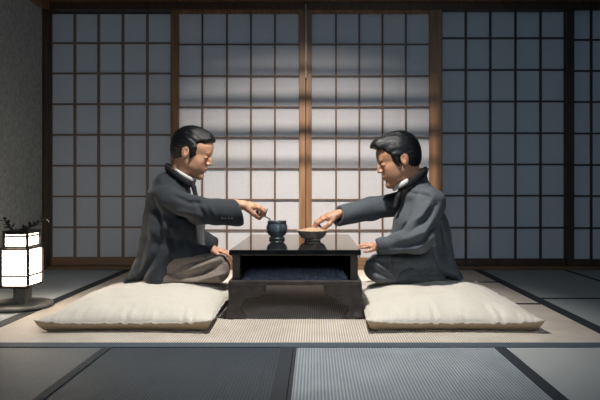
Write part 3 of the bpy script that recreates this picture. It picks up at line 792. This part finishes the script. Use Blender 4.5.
J = Field((.06, 2.66, .085), (.84, 3.42, .75), .0055)
J.cap(P(418, 256, 3.03), P(420, 226, 3.03), .125, .125, .02, sc=(1.1, 1.40, 1))
J.cap(P(420, 226, 3.03), P(419, 200, 3.03), .115, .080, .03, sc=(1.05, 1.75, 1))
J.cap(P(418, 196, 3.03), P(415, 181, 3.03), .074, .062, .03, sc=(1, 1.2, 1))
J.ell(P(424, 198, 3.03), (.072, .170, .060), .03)
J.cap(P(436, 235, 3.02), P(446, 268, 3.0), .062, .048, .04, sc=(1, 2.5, 1))
J.cap(P(446, 268, 2.96), P(456, 276, 2.95), .042, .026, .02, sc=(1, 3.5, 1))
J.cap(P(440, 262, 2.90), P(405, 276, 2.84), .050, .030, .03, sc=(1.2, 1, 1))
J.chain([P(430, 203, 2.87), P(418, 239, 2.77), P(381, 246, 2.83)], [.076, .066, .040], .022)
J.cut(P(374, 246.0, 2.835), (-1, 0, .02), .075, .003); J.cap(P(368, 246, 2.84), P(378, 246, 2.83), .030, .028, .004, sub=True)
J.chain([P(402, 203, 3.19), P(370, 209, 3.19), P(340, 216, 3.08)], [.064, .060, .052], .02)
cn = Vector(P(330, 214, 3.05)) - Vector(P(340, 216.5, 3.08)); J.cut(P(337, 217, 3.075), cn, .10, .003)
J.cap(P(331, 215, 3.05), P(342, 216.5, 3.085), .040, .038, .004, sub=True)
yn = 2.76
for pts, A, w in [
    ([P(434, 196, 2.80), P(420, 214, 2.79), P(404, 226, 2.80)], -.008, .011), ([P(438, 202, 2.80), P(424, 220, 2.76), P(404, 234, 2.75)], .009, .010),
    ([P(437, 212, 2.80), P(422, 230, 2.74), P(396, 240, 2.76)], -.008, .011), ([P(434, 222, 2.80), P(418, 240, 2.72), P(392, 247, 2.77)], .009, .010),
    ([P(430, 236, 2.80), P(414, 247, 2.73), P(388, 250, 2.79)], -.006, .009), ([P(404, 190, 2.86), P(398, 214, 2.84), P(386, 238, 2.86)], .010, .008),
    ([P(400, 190, 2.88), P(392, 214, 2.86), P(382, 236, 2.88)], -.006, .010), ([P(440, 214, 2.86), P(444, 240, 2.84), P(452, 268, 2.82)], .010, .015),
    ([P(432, 232, 2.84), P(436, 254, 2.82), P(446, 276, 2.82)], -.010, .015), ([P(428, 250, 2.84), P(426, 264, 2.80), P(414, 276, 2.80)], .010, .013),
    ([P(412, 192, 2.84), P(428, 196, 2.82), P(438, 210, 2.82)], .006, .010), ([P(355, 202, 3.14), P(362, 212, 3.13), P(372, 222, 3.14)], .007, .009),
    ([P(374, 196, 3.14), P(376, 210, 3.12), P(384, 222, 3.14)], .008, .010), ([P(385, 194, 3.12), P(384, 208, 3.12), P(392, 222, 3.12)], -.006, .010),
    ([P(365, 199, 3.14), P(369, 211, 3.12), P(376, 220, 3.14)], -.005, .008)]: J.drape(pts, A, w)
J.ripple(lambda X, Y, Z: .0024 * np.sin(X * 50 + 4 * np.sin(Z * 18) + 2 * np.sin(Y * 13)) * np.sin(Z * 23 + Y * 9 + 1))
V, Q = J.mesh(); mk('jacket', V, Q, grey_wool, root, True)
T = Field((.16, 2.66, .085), (.80, 3.40, .32), .005)
for d in (2.91, 3.14):
    T.cap(P(430, 264, d), P(380, 264.5, d - .02), .066, .056, .012, sc=(1, 1.15, 1))
    T.cap(P(379, 274.5, d - .04), P(440, 279, d - .03), .042, .030, .012, sc=(1, 1.5, 1))
    T.ell(P(376.5, 268, d - .01), (.062, .074, .064), .012)
T.cap(P(425, 262, 3.02), P(420, 270, 3.02), .08, .08, .03, sc=(1, 1.6, 1))
for pts, A, w in [([P(366, 258, 2.84), P(382, 264, 2.80), P(402, 262, 2.80)], .007, .008), ([P(366, 266, 2.82), P(380, 275, 2.79), P(396, 279, 2.79)], .008, .009),
    ([P(372, 261, 2.82), P(386, 270, 2.79), P(404, 271, 2.79)], -.007, .009), ([P(394, 254, 2.84), P(392, 266, 2.80), P(397, 282, 2.79)], .007, .008)]: T.drape(pts, A, w)
V, Q = T.mesh(); mk('trousers', V, Q, trouser2_m, root, True)
c = P(406.5, 180.5, 3.01)
collar('shirt_collar', ring(c, .063, .60, PI - 1.5, PI + 1.5, .066), .0060, (1, 1, 1.8), shirt_m, root)
c = P(412, 183.5, 3.02)
collar('jacket_collar', ring(P(411.5, 180, 3.02), .070, .62, -2.3, 2.3, .077), .0085, (1, 1, 2.4), velvet, root)
collar('necktie', [P(401, 188, 2.99), P(398, 197, 2.97), P(395, 207, 2.965)], .012, (1, 1.6, 1), velvet, root)
bm = bmesh.new(); sp = tuple(HM2 @ Vector((.131, .010, -.060))); bmesh.ops.create_icosphere(bm, subdivisions=3, radius=.009, matrix=Matrix.Translation(sp) @ Matrix.Diagonal((1, 1, .85, 1)))
o = from_bm('small_sweet', bm, sweet_m, smooth=True, origin=sp); tag(o, 'tiny white morsel pinched in the right man\'s fingers over the bowl', 'food')

# ------------------------------------------------------------------ light
def spot(name, loc, to, energy, ang, blend, col, size=.05, sx=1, square=False):
    l = bpy.data.lights.new(name, 'SPOT'); l.energy = energy; l.spot_size = math.radians(ang); l.spot_blend = blend; l.color = col; l.shadow_soft_size = size
    l.use_square = square
    o = bpy.data.objects.new(name, l); C.objects.link(o); o.location = loc
    o.rotation_euler = (Vector(to) - Vector(loc)).to_track_quat('-Z', 'Y').to_euler(); o.scale = (sx, 1, 1); o['kind'] = 'helper'
    return o
LP = (0, 2.2, 2.35)
DW = YW - LP[1]
spot('wall_fill', LP, (-.03, LP[1] + 1.0, LP[2] - 2.2), 800, 90, 1, (1, .90, .81), .004)  # lamp added out of view to brighten the two middle doors
# unseen mask added to shape that lamp's beam: a cut-out plate and thin slats
D = .20; q = D / DW
cutp = [(-.959 * q, (1.79 - LP[2]) * q), (.866 * q, (1.79 - LP[2]) * q), (.866 * q, -LP[2] * q), (.90 * q, -.345), (-.98 * q, -.345), (-.959 * q, -LP[2] * q)]
bm = bmesh.new(); n = len(cutp)
outp = [(-.42, .16), (.42, .16), (.42, -LP[2] * q), (.42, -.36), (-.42, -.36), (-.42, -LP[2] * q)]
V4 = [[bm.verts.new((LP[0] + x, LP[1] + D + t, LP[2] + z)) for x, z in poly] for t in (0, .002) for poly in (cutp, outp)]
for i in range(n):
    j = (i + 1) % n
    bm.faces.new((V4[0][i], V4[0][j], V4[1][j], V4[1][i])); bm.faces.new((V4[2][i], V4[3][i], V4[3][j], V4[2][j]))
    bm.faces.new((V4[0][i], V4[2][i], V4[2][j], V4[0][j])); bm.faces.new((V4[1][i], V4[1][j], V4[3][j], V4[3][i]))
o = from_bm('beam_mask', bm, black_m, origin=(LP[0], LP[1] + D, LP[2])); o['kind'] = 'helper'
lv = []
for zc, t in ((1.58, .04), (1.377, .055), (1.17, .085), (.94, .080), (.73, .045)):
    z = LP[2] + (zc - LP[2]) * q; t *= q * .8
    lv.append(((LP[0] - .97 * q, LP[1] + D, z - t / 2), (LP[0] + .88 * q, LP[1] + D + .002, z + t / 2)))
boxes('beam_slats', lv, black_m, o, bev=0)
boxes('under_plate', [((LP[0] - .42, LP[1] - .45, LP[2] - .364), (LP[0] + .42, LP[1] + D + .002, LP[2] - .36))], black_m, o, bev=0)  # added to block the lamp's downward spill
spot('key_fill', (-.08, 2.44, 1.93), (-.08, 2.60, 0), 205, 78, .7, (1, .95, .88), .03)  # key lamp added above the table, out of view, not a room fitting
l = bpy.data.lights.new('front_fill', 'AREA'); l.shape = 'RECTANGLE'; l.size = 1.6; l.size_y = 1.0; l.energy = 9; l.color = (.84, .92, 1); l.spread = math.radians(75)  # soft fill added on the camera side, no real opening there
o = bpy.data.objects.new('front_fill', l); C.objects.link(o); o.location = (.9, -1.2, 1.9); o['kind'] = 'helper'
o.rotation_euler = (Vector((0, 2.3, 0)) - Vector(o.location)).to_track_quat('-Z', 'Y').to_euler()
l = bpy.data.lights.new('back_fill', 'AREA'); l.shape = 'RECTANGLE'; l.size = 8; l.size_y = 3; l.energy = 22; l.color = (.42, .72, 1)  # blue fill added behind the doors so their paper glows
o = bpy.data.objects.new('back_fill', l); C.objects.link(o); o.location = (.6, 5.4, 1.3); o.rotation_euler = (-PI / 2, 0, 0); o['kind'] = 'helper'
w = bpy.data.worlds.new('world'); bpy.context.scene.world = w; w.use_nodes = True
bg = w.node_tree.nodes['Background']; bg.inputs['Color'].default_value = (.34, .62, .85, 1); bg.inputs['Strength'].default_value = .028

vs = bpy.context.scene.view_settings
vs.view_transform = 'Standard'; vs.look = 'None'; vs.gamma = 1; vs.exposure = 0; vs.use_curve_mapping = False
bpy.context.scene.cycles.use_denoising = True
